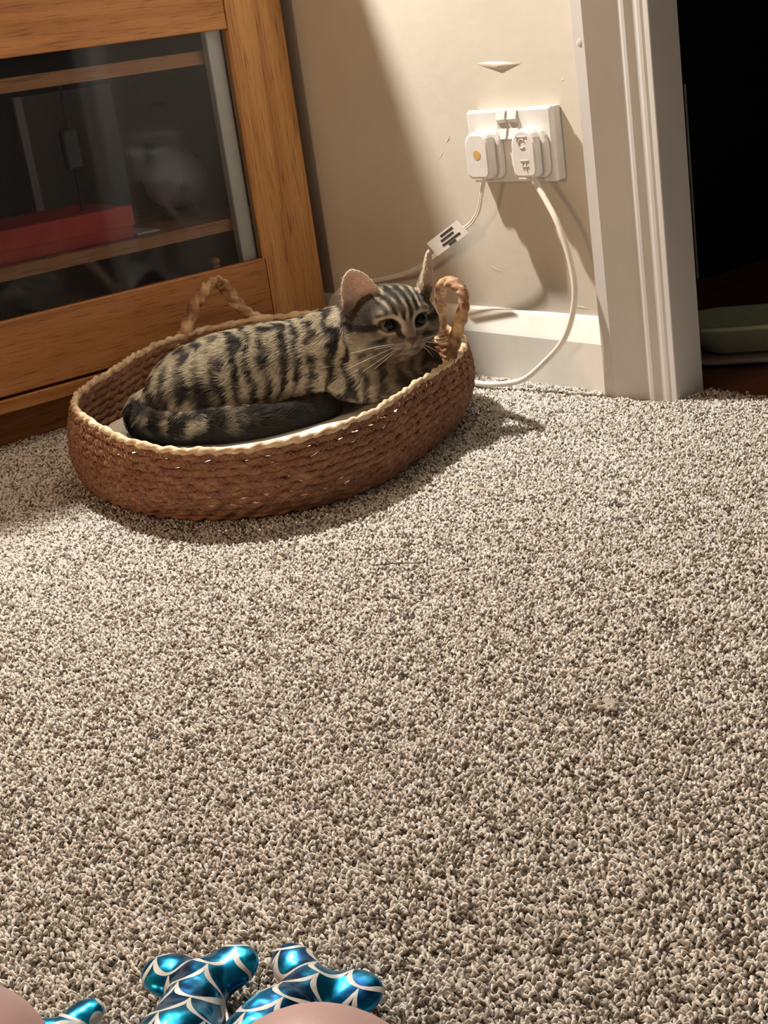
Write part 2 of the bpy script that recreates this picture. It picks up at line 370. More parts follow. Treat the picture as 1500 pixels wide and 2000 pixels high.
for i, (y, x, dz, a) in enumerate(((-.50, -.16, 0, .05), (-.47, -.14, .0035, -.14), (-.48, -.17, .007, .2))):
    c, s_ = math.cos(a), math.sin(a); V, F = boxvf((-.105, -.14, 0), (.105, .14, .003), .0006)
    V = [(x+c*v[0]-s_*v[1], y+s_*v[0]+c*v[1], .0645+dz+v[2]) for v in V]
    tag(mob('magazine', V, F, [M_paper, M_greyblue, M_paper][i], loc=(x, y, .0645+dz)), ['lowest white magazine lying flat on the cabinet floor', 'blue-grey magazine in the middle of the flat pile on the cabinet floor', 'pale topmost magazine of the pile on the cabinet floor'][i], 'magazine', 'magazines on the cabinet floor')
mb = empty('media_box', (-.2, -.2, .0645), 'black media box on the cabinet floor behind the glass', 'box')
box('case', (-.36, -.34, .0695), (-.09, -.07, .118), M_dark, mb, .003)
for y in (-.33, -.09): box('foot', (-.11, y, .0645), (-.095, y+.012, .0695), M_dark, mb)
fg = empty('wooden_peg', (-.035, -.165, .0645), 'small brown wooden peg poking up behind the lower door rail', 'peg')
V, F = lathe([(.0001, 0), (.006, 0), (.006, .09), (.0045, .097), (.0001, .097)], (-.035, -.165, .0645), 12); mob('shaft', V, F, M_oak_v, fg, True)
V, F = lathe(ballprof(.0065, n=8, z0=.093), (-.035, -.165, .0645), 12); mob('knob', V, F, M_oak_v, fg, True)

# ------------------------------------------------------------------ double wall socket
SX, SZ = .3663, .2461
so = empty('wall_socket', (SX+.073, 0, SZ), 'white double wall socket fixed to the cream wall', 'wall socket')
box('back_box', (SX+.002, -.010, SZ+.001), (SX+.144, 0, SZ+.085), M_plastic2, so, .002)
box('face_plate', (SX, -.0185, SZ), (SX+.146, -.010, SZ+.086), M_plastic, so, .0035)
for k in (0, 1):
    x = .4225+k*.0195
    box('rocker_recess', (x-.0015, -.0192, .2945), (x+.0165, -.0165, .3300), M_recess, so, .0008)
    V, F = sweep_x([(-.0165, .2950), (-.0235, .2975), (-.0175, .3140), (-.0225, .3200), (-.0192, .3290), (-.0165, .3290)], x, x+.015)
    fixn(mob('rocker_switch', V, F, M_plastic2, so))
V, F = lathe([(.0001, 0), (.002, 0), (.002, .0008), (.0001, .0008)], (.445, -.012, SZ+.0858), 10); mob('screw', V, F, M_recess, so)
def roundrect(cx, cz, w, h, rt, rb_, n=7):
    pts = []
    for (sx, sz, r, a0) in ((1, 1, rt, 0), (-1, 1, rt, 90), (-1, -1, rb_, 180), (1, -1, rb_, 270)):
        for t in np.linspace(a0, a0+90, n): pts.append((cx+sx*(w/2-r)+r*math.cos(math.radians(t)), cz+sz*(h/2-r)+r*math.sin(math.radians(t))))
    return pts
def extrude_y(rings):
    """rings = [(pts, y)...] lofted"""
    n = len(rings[0][0]); V = [(x, y, z) for pts, y in rings for x, z in pts]; F = []
    for i in range(len(rings)-1):
        for j in range(n): F.append((i*n+j, i*n+(j+1) % n, (i+1)*n+(j+1) % n, (i+1)*n+j))
    F += [tuple(range(n-1, -1, -1)), tuple(range((len(rings)-1)*n, len(rings)*n))]
    return V, F
def shrink(p, d):
    c = np.mean(p, 0); q = np.array(p)-c; q = q*(1-d/np.abs(q).max(0)); return [tuple(v) for v in q+c]
def plug(label, cx, cz, w, h, rt, yf):
    p = empty('power_plug', (cx, -.019, cz), label, 'plug', 'plugs in the double socket')
    base = roundrect(cx, cz, w+.010, h+.004, rt*1.25, .012)
    V, F = extrude_y([(shrink(base, .002), -.0186), (base, -.0200), (base, -.0245), (shrink(base, .0025), -.0260)]); fixn(mob('plug_base', V, F, M_plastic, p))
    mid = roundrect(cx, cz, w-.005, h-.004, rt*.90, .006)
    V, F = extrude_y([(mid, -.0258), (mid, -.034)]); fixn(mob('grip_neck', V, F, M_plastic2, p))
    f = roundrect(cx, cz, w, h, rt, .008)
    V, F = extrude_y([(shrink(f, .0018), -.0285), (f, -.0300), (f, yf+.004), (shrink(f, .0012), yf+.0012), (shrink(f, .0035), yf)]); fixn(mob('grip_cap', V, F, M_plastic, p))
    return p
p1 = plug('white plug with an orange oval label, left in the wall socket', .4035, .2810, .0415, .055, .014, -.0415)
V, F = extrude_y([([(.4045+.0065*math.cos(t)*(1 if abs(math.cos(t)) < .9 else .97), .2825+.0056*math.sin(t)) for t in np.linspace(0, 2*np.pi, 20, endpoint=False)], y) for y in (-.0410, -.0419)])
fixn(mob('label_sticker', V, F, plain('orange_label', (.62, .36, .12), .5), p1, label='orange oval label'))
p2 = plug('white plug with raised symbols, right in the wall socket', .4815, .2820, .0410, .056, .0198, -.0385)
def bars(rects, y, name, parent, mat):
    fixn(mob(name, *merge(*[boxvf((x0, y-.0009, z0), (x1, y+.001, z1), .0003, 1) for x0, x1, z0, z1 in rects]), mat, parent))
bars([(.4725, .4895, .3000, .3017), (.4725, .4745, .2955, .3017)], -.0385, 'raised_symbol', p2, M_recess)
V, F = tube([(.4810+.0052*math.cos(t), -.0387, .2930+.0052*math.sin(t)) for t in np.linspace(.5, 5.6, 20)], .0009, 5, ref=(0, 1, 0)); mob('raised_symbol', V, F, M_recess, p2, True)
bars([(.4755, .4895, .2730, .2745), (.4790, .4805, .2645, .2730), (.4845, .4860, .2625, .2730), (.4790, .4890, .2665, .2678)], -.0385, 'raised_symbol', p2, M_recess)
# thick cable of the right plug: loops down to the carpet and runs along the skirting behind the basket
V, F = tube(spline([(.486, -.031, .262), (.490, -.032, .249), (.509, -.035, .226), (.529, -.039, .199), (.546, -.042, .155), (.550, -.046, .114), (.532, -.050, .070), (.492, -.052, .035), (.452, -.055, .011), (.405, -.066, .0045), (.355, -.064, .0045), (.28, -.05, .0045), (.18, -.045, .0045), (.08, -.035, .0045)], 90), .0036, 10)
mob('cable', V, F, M_cable, p2, True)
V, F = tube([(.485, -.031, .268), (.486, -.031, .262), (.490, -.032, .249), (.496, -.033, .241)], [.0055, .0055, .0046, .0040], 12); mob('strain_relief', V, F, M_plastic2, p2, True)
# twin flex of the left plug
tf = spline([(.405, -.033, .262), (.404, -.034, .252), (.395, -.034, .232), (.384, -.032, .213), (.362, -.030, .196), (.325, -.030, .181), (.287, -.030, .155), (.231, -.030, .132), (.16, -.030, .118), (.10, -.030, .110), (.062, -.032, .096), (.045, -.034, .082), (.042, -.036, .060), (.055, -.04, .02), (.07, -.045, .004)], 90)
T_, N_, B_ = frames(tf, False, (0, 1, 0))
mob('cable', *merge(tube(tf+N_*.0013, .0016, 7), tube(tf-N_*.0013, .0016, 7)), M_cable, p1, True)
# paper tag folded over the flex
ta = np.array([.357, -.0335, .194]); tb = np.array([.292, -.0345, .163]); dv = (tb-ta); L = np.linalg.norm(dv); dv /= L; up = np.cross(np.array([0, 1., 0]), dv); up /= np.linalg.norm(up)
if up[2] < 0: up = -up
def quadslab(u0, u1, v0, v1, yo, t, sk_=0):
    P = []
    for y in (yo, yo-t):
        for u, v in ((u0, v0), (u1, v0), (u1, v1), (u0, v1)):
            p = ta+dv*(u+sk_*v)*1+up*v; P.append((p[0], p[1]+y, p[2]))
    return P, [(0, 1, 2, 3), (7, 6, 5, 4), (0, 4, 5, 1), (1, 5, 6, 2), (2, 6, 7, 3), (3, 7, 4, 0)]
V, F = quadslab(0, L*.98, -.010, .0125, -.0022, .0005, .45); tg = fixn(mob('paper_tag', V, F, plain('tag_paper', (.72, .68, .64), .7), p1, label='white folded paper tag with printed black bars'))
V, F = merge(*[quadslab(a, b, v, v+.0032, -.0028, .0002, .45) for a, b, v in ((.014, .042, .0068), (.018, .047, .0012), (.010, .050, -.0048), (.024, .040, -.0088))])
fixn(mob('printed_bars', V, F, plain('ink', (.05, .04, .04), .7), tg))

# ------------------------------------------------------------------ kitchen beyond the doorway
lt = empty('litter_tray', (.66, .16, -.004), 'olive green plastic tray on the dark floor beyond the doorway', 'tray')
def trayring(cx, cy, w, h, z, r=.05):
    return [(x, y, z) for x, y in roundrect(cx, cy, w, h, r, r, 8)]
def loft(rings, cap=True):
    n = len(rings[0]); V = [p for r in rings for p in r]; F = []
    for i in range(len(rings)-1):
        for j in range(n): F.append((i*n+j, i*n+(j+1) % n, (i+1)*n+(j+1) % n, (i+1)*n+j))
    if cap: F += [tuple(range(n-1, -1, -1)), tuple(range((len(rings)-1)*n, len(rings)*n))]
    return V, F
tx, ty, ta_ = .642, .220, math.radians(35)
def rotc(V): 
    V = np.array(V, float); q = V[:, :2]-[tx, ty]; V[:, 0] = tx+q[:, 0]*math.cos(ta_)-q[:, 1]*math.sin(ta_); V[:, 1] = ty+q[:, 0]*math.sin(ta_)+q[:, 1]*math.cos(ta_); return V
lt.location = (tx, ty, -.004)
V, F = loft([trayring(tx, ty, .185, .055, .006, .025), trayring(tx, ty, .20, .07, .010, .03), trayring(tx, ty, .25, .118, .040, .045), trayring(tx, ty, .258, .126, .042, .05), trayring(tx, ty, .258, .126, .046, .05), trayring(tx, ty, .246, .114, .047, .045), trayring(tx, ty, .19, .06, .012, .025)]); fixn(mob('tray', rotc(V), F, M_tray, lt, True))
V, F = loft([trayring(tx, ty, .22, .09, -.004, .03), trayring(tx, ty, .262, .130, .002, .05), trayring(tx, ty, .266, .134, .006, .05), trayring(tx, ty, .25, .118, .007, .045), trayring(tx, ty, .21, .08, .005, .03)]); fixn(mob('base_tray', rotc(V), F, M_traybase, lt, True))
ku = empty('kitchen_unit', (.2, .8, -.004), 'dark kitchen unit with a thin pale edge beyond the doorway', 'cabinet')
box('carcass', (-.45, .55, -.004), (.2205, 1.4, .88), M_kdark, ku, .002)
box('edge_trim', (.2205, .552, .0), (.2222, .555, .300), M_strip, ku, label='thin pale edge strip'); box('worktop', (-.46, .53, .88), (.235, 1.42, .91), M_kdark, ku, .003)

# ------------------------------------------------------------------ basket
BC = np.array([.345, -.37]); RC = [0.2412, 0.011, 0.0229, 0.0019, -0.034, -0.0032, -0.0036, -0.0049, -0.0121, -0.0016, 0.0005]
def rimr(a): return RC[0]+sum(RC[2*k-1]*np.cos(k*a)+RC[2*k]*np.sin(k*a) for k in range(1, 6))
def pint(a, d, v):
    d = np.radians(d); d = np.concatenate([d-2*np.pi, d, d+2*np.pi]); v = np.concatenate([v, v, v]); a = (a+np.pi) % (2*np.pi)-np.pi
    out = 0
    for s_ in np.linspace(-.2, .2, 9): out = out+np.interp(a+s_, d, v)
    return out/9
def rimz(a): return pint(a, [-150, -126, -100, -70, -37, 0, 45, 64, 120, 180], [.1, .098, .093, .086, .078, .078, .081, .083, .1, .1])
def baser(a): return pint(a, [-150, -123, -84, -68, -49, -35, -19, 3, 30, 61, 120, 180], [1.02, 1.06, 1.04, 1.0, .94, .93, .98, 1.04, 1.02, .955, .96, .97])
def wallpt(a, h):
    """h = 0 floor .. 1 rim"""
    r = rimr(a)*(baser(a)*(1-h)+h+.035*np.sin(np.pi*np.clip(h, 0, 1))-.05*(1-h)**4)
    return np.stack([BC[0]+r*np.cos(a), BC[1]+r*np.sin(a), .001+h*rimz(a)], -1)
bk = empty('basket', (BC[0], BC[1], 0), 'oval woven seagrass basket with loop handles, holding the cat', 'basket')
NR = 10
def even_angles(n):
    a = np.linspace(-np.pi, np.pi, 4001); P = wallpt(a, .6); s_ = np.concatenate([[0], np.cumsum(np.linalg.norm(np.diff(P, axis=0), axis=1))])
    return np.interp(np.linspace(0, s_[-1], n, endpoint=False), s_, a)
for k in range(NR):
    a = even_angles(640); h = (k+.5)/(NR+.35); P = wallpt(a, h)
    jit = .0006*np.sin(a*37+k)+.0004*np.sin(a*91+2*k); P[:, 2] += jit
    sp_ = rimz(a)/(NR+.35)
    V, F = tube(P, sp_*.56, 10, True, lobes=2, depth=.32, turns=64+(k % 3), flat=.80, ref=(0, 0, 1), phase=k*1.3)
    mob('coil', V, F, M_coil, bk, True)
for k in range(1, NR):
    n = 280; a = even_angles(n); i = np.arange(n); a = a+rng.normal(0, .0045, n)
    h = (k+.5)/(NR+.35)+np.where(i % 2, .40, -.40)/(NR+.35)*(1+rng.normal(0, .25, n)); P = wallpt(a, h)
    m = np.empty((2*n, 3)); m[0::2] = P; m[1::2] = (P+np.roll(P, -1, 0))/2
    nrm = np.stack([np.cos(np.repeat(a, 2)), np.sin(np.repeat(a, 2)), 0*np.repeat(a, 2)], -1)
    off = np.where(np.arange(2*n) % 2, .0052, .0034)
    V, F = tube(m+nrm*off[:, None], .00042, 4, True, ref=None); mob('stitching', V, F, M_stitch, bk)
a = even_angles(760); P = wallpt(a, .985); P[:, 2] += .0006*np.sin(a*23)+.0005*np.sin(a*57+1); V, F = tube(P, .0043*(1+.10*np.sin(a*41)+.08*np.sin(a*97)), 10, True, lobes=2, depth=.22, turns=96, flat=.9, ref=(0, 0, 1), phase=(.8*np.sin(a*9)+.5*np.sin(a*31))[:, None]); mob('rim_braid', V, F, M_rim, bk, True, label='pale straw braided rim')
# woven floor of the basket
rings = []
for h_, q in ((.36, .955), (.2, .955), (.08, .965)):
    t = np.linspace(0, 2*np.pi, 90, endpoint=False); p = wallpt(t, h_); c = np.array([BC[0], BC[1], 0]); p[:, :2] = c[:2]+(p[:, :2]-c[:2])*q; rings.append([tuple(v) for v in p])
for q in np.linspace(.985, .02, 14):
    t = np.linspace(0, 2*np.pi, 90, endpoint=False); p = wallpt(t, 0.04); c = np.array([BC[0], BC[1], 0]); p = c+(p-c)*q; p[:, 2] = .004; rings.append([tuple(v) for v in p])
V, F = loft(rings, False); mob('woven_base', V, F, M_coil, bk)
def handle(ctrl, turns, rad=.0060):
    P = spline(ctrl, 90); r = rad+.0014*np.sin(np.linspace(0, 7, 90))**2
    V, F = tube(P, r, 12, False, lobes=3, depth=.22, turns=turns); h = mob('handle', V, F, M_handle, bk, True)
    for e in (0, -1):   # binding wraps where the handle meets the rim
        c = P[e]; V, F = tube([c+np.array([.0085*math.cos(t), .0085*math.sin(t), .0035*t/6.28-.004]) for t in np.linspace(0, 4*np.pi, 40)], .0016, 6); mob('binding', V, F, M_rim, h, True)
    return h
handle([(.088, -.318, .088), (.086, -.300, .104), (.086, -.280, .132), (.088, -.262, .150), (.090, -.246, .158), (.092, -.234, .150), (.094, -.220, .125), (.098, -.205, .105), (.108, -.190, .095)], 13, .0074)
handle([(.517, -.217, .074), (.512, -.205, .090), (.515, -.197, .112), (.520, -.190, .132), (.517, -.184, .150), (.503, -.180, .159), (.475, -.172, .158), (.448, -.160, .142), (.428, -.145, .112), (.412, -.136, .080)], 14)

# cushion pad inside
def cushion():
    t = np.linspace(0, 2*np.pi, 160, endpoint=False); rings = []
    c = np.array([BC[0], BC[1], 0])
    for q, z in ((.55, .008), (.90, .010), (.945, .015), (.955, .022), (.950, .038), (.930, .050), (.88, .0555), (.80, .052), (.68, .042), (.45, .037), (.2, .0365), (.02, .0365)):
        p = wallpt(t, .30); p = c+(p-c)*(q-.015/.25); p[:, 2] = z+(.0012*np.sin(9*t)+.001*np.sin(17*t+1))*(q > .6); rings.append([tuple(v) for v in p])
    V, F = loft(rings, True)
    o = fixn(mob('cushion', V, F, M_cushion, None, True, loc=(BC[0], BC[1], .008)))
    tag(o, 'cream cotton cushion lying in the basket under the cat', 'cushion')
    p = wallpt(t, .30); p = c+(p-c)*(.957-.06); p[:, 2] = .025
    V, F = tube(p, .0022, 6, True, ref=(0, 0, 1)); mob('piping', V, F, M_cushion, o, True)
cushion()

# ------------------------------------------------------------------ signed-distance modelling (cat, person)
def sdf_ell(P, c, r, ax=None):
    q = P-np.array(c, np.float32)
    if ax is not None: q = q@np.array(ax, np.float32).T
    r = np.array(r, np.float32); k0 = np.linalg.norm(q/r, axis=-1); k1 = np.linalg.norm(q/(r*r), axis=-1)+1e-9
    return k0*(k0-1)/k1
def sdf_cap(P, a, b, ra, rb_):
    a = np.array(a, np.float32); b = np.array(b, np.float32); ab = b-a
    t = np.clip(((P-a)@ab)/(ab@ab), 0, 1); return np.linalg.norm(P-a-t[..., None]*ab, axis=-1)-(ra+(rb_-ra)*t)
def smin(a, b, k):
    h = np.clip(.5+.5*(b-a)/k, 0, 1); return b+(a-b)*h-k*h*(1-h)
class Field:
    def __init__(s, lo, hi, st):
        s.lo = np.array(lo, np.float32); s.st = st
        s.n = np.ceil((np.array(hi)-np.array(lo))/st).astype(int)+1
        s.ax = [(s.lo[i]+np.arange(s.n[i])*st).astype(np.float32) for i in range(3)]
        s.F = np.full(s.n, .05, np.float32)
    def add(s, fn, c0, c1, k=.01, sub=False, pad=.03):
        i0 = np.maximum(((np.minimum(c0, c1)-pad-s.lo)/s.st).astype(int), 0); i1 = np.minimum(((np.maximum(c0, c1)+pad-s.lo)/s.st).astype(int)+2, s.n)
        sl = tuple(slice(a, b) for a, b in zip(i0, i1))
        P = np.stack(np.meshgrid(*[s.ax[i][sl[i]] for i in range(3)], indexing='ij'), -1)
        d = fn(P).astype(np.float32)
        s.F[sl] = -smin(-s.F[sl], d, k) if sub else smin(s.F[sl], d, k)
    def ell(s, c, r, k=.01, ax=None, sub=False):
        c = np.array(c, float); m = max(r); s.add(lambda P: sdf_ell(P, c, r, ax), c-m, c+m, k, sub)
    def cap(s, a, b, ra, rb_, k=.01):
        a = np.array(a, float); b = np.array(b, float); m = max(ra, rb_)
        s.add(lambda P: sdf_cap(P, a, b, ra, rb_), np.minimum(a, b)-m, np.maximum(a, b)+m, k)
    def nets(s):
        F = s.F; n = s.n; neg = F < 0
        cnt = np.zeros(n-1, np.int32)
        for dx in (0, 1):
            for dy in (0, 1):
                for dz in (0, 1): cnt += neg[dx:n[0]-1+dx, dy:n[1]-1+dy, dz:n[2]-1+dz]
        idx = np.argwhere((cnt > 0) & (cnt < 8)); ids = np.full(n-1, -1, np.int64); ids[tuple(idx.T)] = np.arange(len(idx))
        acc = np.zeros((len(idx), 3)); w_ = np.zeros(len(idx))
        corners = [(a, b, c) for a in (0, 1) for b in (0, 1) for c in (0, 1)]
        for ca in corners:
            for d in range(3):
                if ca[d]: continue
                cb = list(ca); cb[d] = 1
                fa = F[tuple((idx+ca).T)]; fb = F[tuple((idx+cb).T)]; m = (fa < 0) != (fb < 0)
                t = np.where(m, fa/(fa-fb+1e-12), 0); p = np.array(ca)[None]+t[:, None]*np.eye(3)[d]
                acc[m] += p[m]; w_[m] += 1
        V = s.lo+(idx+acc/w_[:, None])*s.st
        quads = []
        for d in range(3):
            e = [0, 0, 0]; e[d] = 1
            A = neg[:n[0]-e[0], :n[1]-e[1], :n[2]-e[2]]; Bq = neg[e[0]:, e[1]:, e[2]:]
            ed = np.argwhere(A != Bq); u, v = [(1, 2), (2, 0), (0, 1)][d]
            ok = (ed[:, u] > 0) & (ed[:, v] > 0) & (ed[:, u] < n[u]-1) & (ed[:, v] < n[v]-1); ed = ed[ok]
            U = np.zeros(3, int); U[u] = 1; W = np.zeros(3, int); W[v] = 1
            q = np.stack([ids[tuple((ed-U-W).T)], ids[tuple((ed-W).T)], ids[tuple(ed.T)], ids[tuple((ed-U).T)]], -1)
            fl_ = ~A[tuple(ed.T)]; q[fl_] = q[fl_][:, ::-1]; quads.append(q)
        return V, np.concatenate(quads)
def fast_mesh(name, V, Q, smooth=True):
    me = bpy.data.meshes.new(name); nf = len(Q)
    me.vertices.add(len(V)); me.vertices.foreach_set('co', np.asarray(V, np.float32).ravel())
    me.loops.add(nf*4); me.loops.foreach_set('vertex_index', np.asarray(Q, np.int32).ravel())
    me.polygons.add(nf); me.polygons.foreach_set('loop_start', np.arange(0, nf*4, 4, dtype=np.int32))
    if smooth: me.polygons.foreach_set('use_smooth', np.ones(nf, bool))
    me.update(calc_edges=True); return me
def lap(V, Q, it, f=.5):
    E = np.concatenate([Q[:, [0, 1]], Q[:, [1, 2]], Q[:, [2, 3]], Q[:, [3, 0]]]); E = np.concatenate([E, E[:, ::-1]])
    deg = np.bincount(E[:, 0], minlength=len(V))[:, None]
    for _ in range(it):
        A = np.stack([np.bincount(E[:, 0], weights=V[E[:, 1], i], minlength=len(V)) for i in range(3)], -1)/deg
        V = V+(A-V)*f
    return V
def vnormals(V, Q):
    n = np.cross(V[Q[:, 2]]-V[Q[:, 0]], V[Q[:, 3]]-V[Q[:, 1]]); o = np.zeros_like(V)
    for k in range(4):
        for i in range(3): o[:, i] += np.bincount(Q[:, k], weights=n[:, i], minlength=len(V))
    return o/(np.linalg.norm(o, axis=1)[:, None]+1e-12)

# ------------------------------------------------------------------ cat
# cat frame: s = towards its head, o = towards the room, z = up
CO = np.array([.36, -.36, 0.]); CS = np.array([.55, .835, 0.])/np.hypot(.55, .835); CN = np.array([CS[1], -CS[0], 0.])
def c2w(P): P = np.asarray(P, float); return CO+P[..., :1]*CS+P[..., 1:2]*CN+P[..., 2:3]*np.array([0, 0, 1.])
HC = np.array([.151, .036, .134]); psi, the = math.radians(19), math.radians(9); rol = math.radians(-2)
HX = np.array([math.cos(psi), -math.sin(psi), 0]); HF = np.array([math.sin(psi)*math.cos(the), math.cos(psi)*math.cos(the), -math.sin(the)])
HU = np.array([math.sin(psi)*math.sin(the), math.cos(psi)*math.sin(the), math.cos(the)])
HX, HU = HX*math.cos(rol)+HU*math.sin(rol), -HX*math.sin(rol)+HU*math.cos(rol)
HA = np.array([HX, HU, HF])
def h2c(p): return HC+np.asarray(p, float)@HA
EYE = [np.array([-.0190, .0065, .0296]), np.array([.0190, .0065, .0296])]; ER = .0090
TAIL = spline([(-.115, .010, .072), (-.134, .030, .068), (-.127, .046, .062), (-.100, .062, .055), (-.058, .074, .051), (-.012, .075, .049), (.036, .060, .050), (.070, .046, .050)], 60)
TR = np.interp(np.linspace(0, 1, 60), [0, .25, .7, 1], [.022, .0190, .0150, .0095])
EARS = []
def ear_def(base, tip, nrm, w0):
    base = h2c(base); tip = h2c(tip); hv = tip-base; H = np.linalg.norm(hv); hv /= H
    t = np.asarray(nrm, float)@HA; t = t-hv*(t@hv); t /= np.linalg.norm(t); a = np.cross(hv, t)
    EARS.append((base, hv, a, t, H, w0))
ear_def((-.0305, .0205, -.005), (-.0435, .0600, -.011), (-.38, .15, .9), .0228)
ear_def((.0385, .0215, -.006), (.0600, .0660, -.008), (.80, .1, .72), .0195)
def ear_loc(P, e):
    base, hv, a, t, H, w0 = e; q = P-base.astype(P.dtype); return q@a.astype(P.dtype), q@hv.astype(P.dtype), q@t.astype(P.dtype)
def ear_sdf(P, e):
    A, h, t = ear_loc(P, e); H, w0 = e[4], e[5]
    w_ = w0*np.clip(1-np.clip(h/H, 0, 1)**2.2, 0, 1)**.62
    t0 = .010*(A/w0)**2-.004-.004*np.clip(h/H, 0, 1)
    return np.maximum(np.maximum(np.abs(t-t0)-.0019, (np.abs(A)-w_)*.75), np.maximum((h-H)*.8, -h-.008))
def build_cat():
    f = Field((-.19, -.10, .022), (.235, .125, .225), .0017)
    # trunk: rump, loin, ribcage, shoulders
    f.ell((-.066, .000, .084), (.067, .058, .047), .02)
    f.ell((-.022, -.004, .090), (.072, .060, .050), .02)
    f.ell((.035, -.004, .093), (.075, .058, .048), .02)
    f.ell((.086, .002, .093), (.062, .054, .049), .02)
    # haunch with hind foot tucked along the belly
    f.ell((-.082, .038, .076), (.058, .032, .040), .016)
    f.cap((-.090, .062, .062), (-.020, .070, .056), .016, .011, .012)
    # chest and folded forelegs
    f.ell((.118, .030, .083), (.040, .036, .036), .018)
    f.ell((.160, .022, .078), (.036, .034, .034), .018)
    f.cap((.095, .052, .075), (.150, .066, .062), .018, .014, .012)
    f.cap((.150, .066, .062), (.186, .050, .064), .013, .012, .010)
    f.cap((.130, .020, .070), (.190, .024, .066), .018, .013, .012)
    # neck and ruff
    f.cap((.095, .006, .105), (.142, .022, .125), .043, .038, .02)
    # tail
    for i in range(0, 58, 2): f.cap(TAIL[i], TAIL[i+2] if i+2 < 60 else TAIL[59], TR[i], TR[min(i+2, 59)], .011)
    # head
    f.ell(h2c((0, .005, -.002)), (.0455, .0325, .038), .012, HA)
    f.ell(h2c((-.030, -.008, .006)), (.0225, .0210, .025), .012, HA)
    f.ell(h2c((.030, -.008, .006)), (.0225, .0210, .025), .012, HA)
    f.ell(h2c((0, .016, .020)), (.026, .017, .016), .010, HA)
    f.cap(h2c((0, .012, .031)), h2c((0, -.008, .0455)), .0105, .0075, .007)
    f.ell(h2c((-.0085, -.0155, .0400)), (.0120, .0090, .0105), .006, HA)
    f.ell(h2c((.0085, -.0155, .0400)), (.0120, .0090, .0105), .006, HA)
    f.ell(h2c((0, -.0245, .0350)), (.0115, .0075, .0105), .006, HA)
    for s_ in (-1, 1): f.ell(h2c((s_*.019, .0175, .0285)), (.0135, .0050, .0075), .005, HA)   # brow ridges
    for e in EYE:
        a_ = math.radians(16)*np.sign(e[0]); RA = np.array([HA[0]*math.cos(a_)+HA[1]*math.sin(a_), -HA[0]*math.sin(a_)+HA[1]*math.cos(a_), HA[2]])
        f.ell(h2c(e+np.array([0, 0, .0065])), (.0090, .0066, .0078), .0018, RA, sub=True)
    for e in EARS:
        c0 = e[0]-.02; c1 = e[0]+e[1]*e[4]
        f.add(lambda P, e=e: ear_sdf(P, e), np.minimum(c0, c1)-.02, np.maximum(c0, c1)+.02, .004)
    V, Q = f.nets()
    V = lap(V, Q, 2, .4)
    return V, Q
CV, CQ = build_cat()
def sines(P, fr, n, seed):
    g = np.random.default_rng(seed); o = 0
    for _ in range(n):
        k = g.normal(size=3); k *= fr*g.uniform(.6, 1.5)/np.linalg.norm(k); o = o+np.sin(P@k+g.uniform(0, 6.28))
    return o/math.sqrt(n/2)
def sst(a, b, x): t = np.clip((x-a)/(b-a), 0, 1); return t*t*(3-2*t)
LIGHT = np.array([.50, .44, .32]); MID = np.array([.215, .160, .115]); DARK = np.array([.022, .018, .015]); CREAM = np.array([.55, .45, .34]); PINK = np.array([.60, .41, .31])
def mixc(a, b, t): return a+(b-a)*t[:, None]
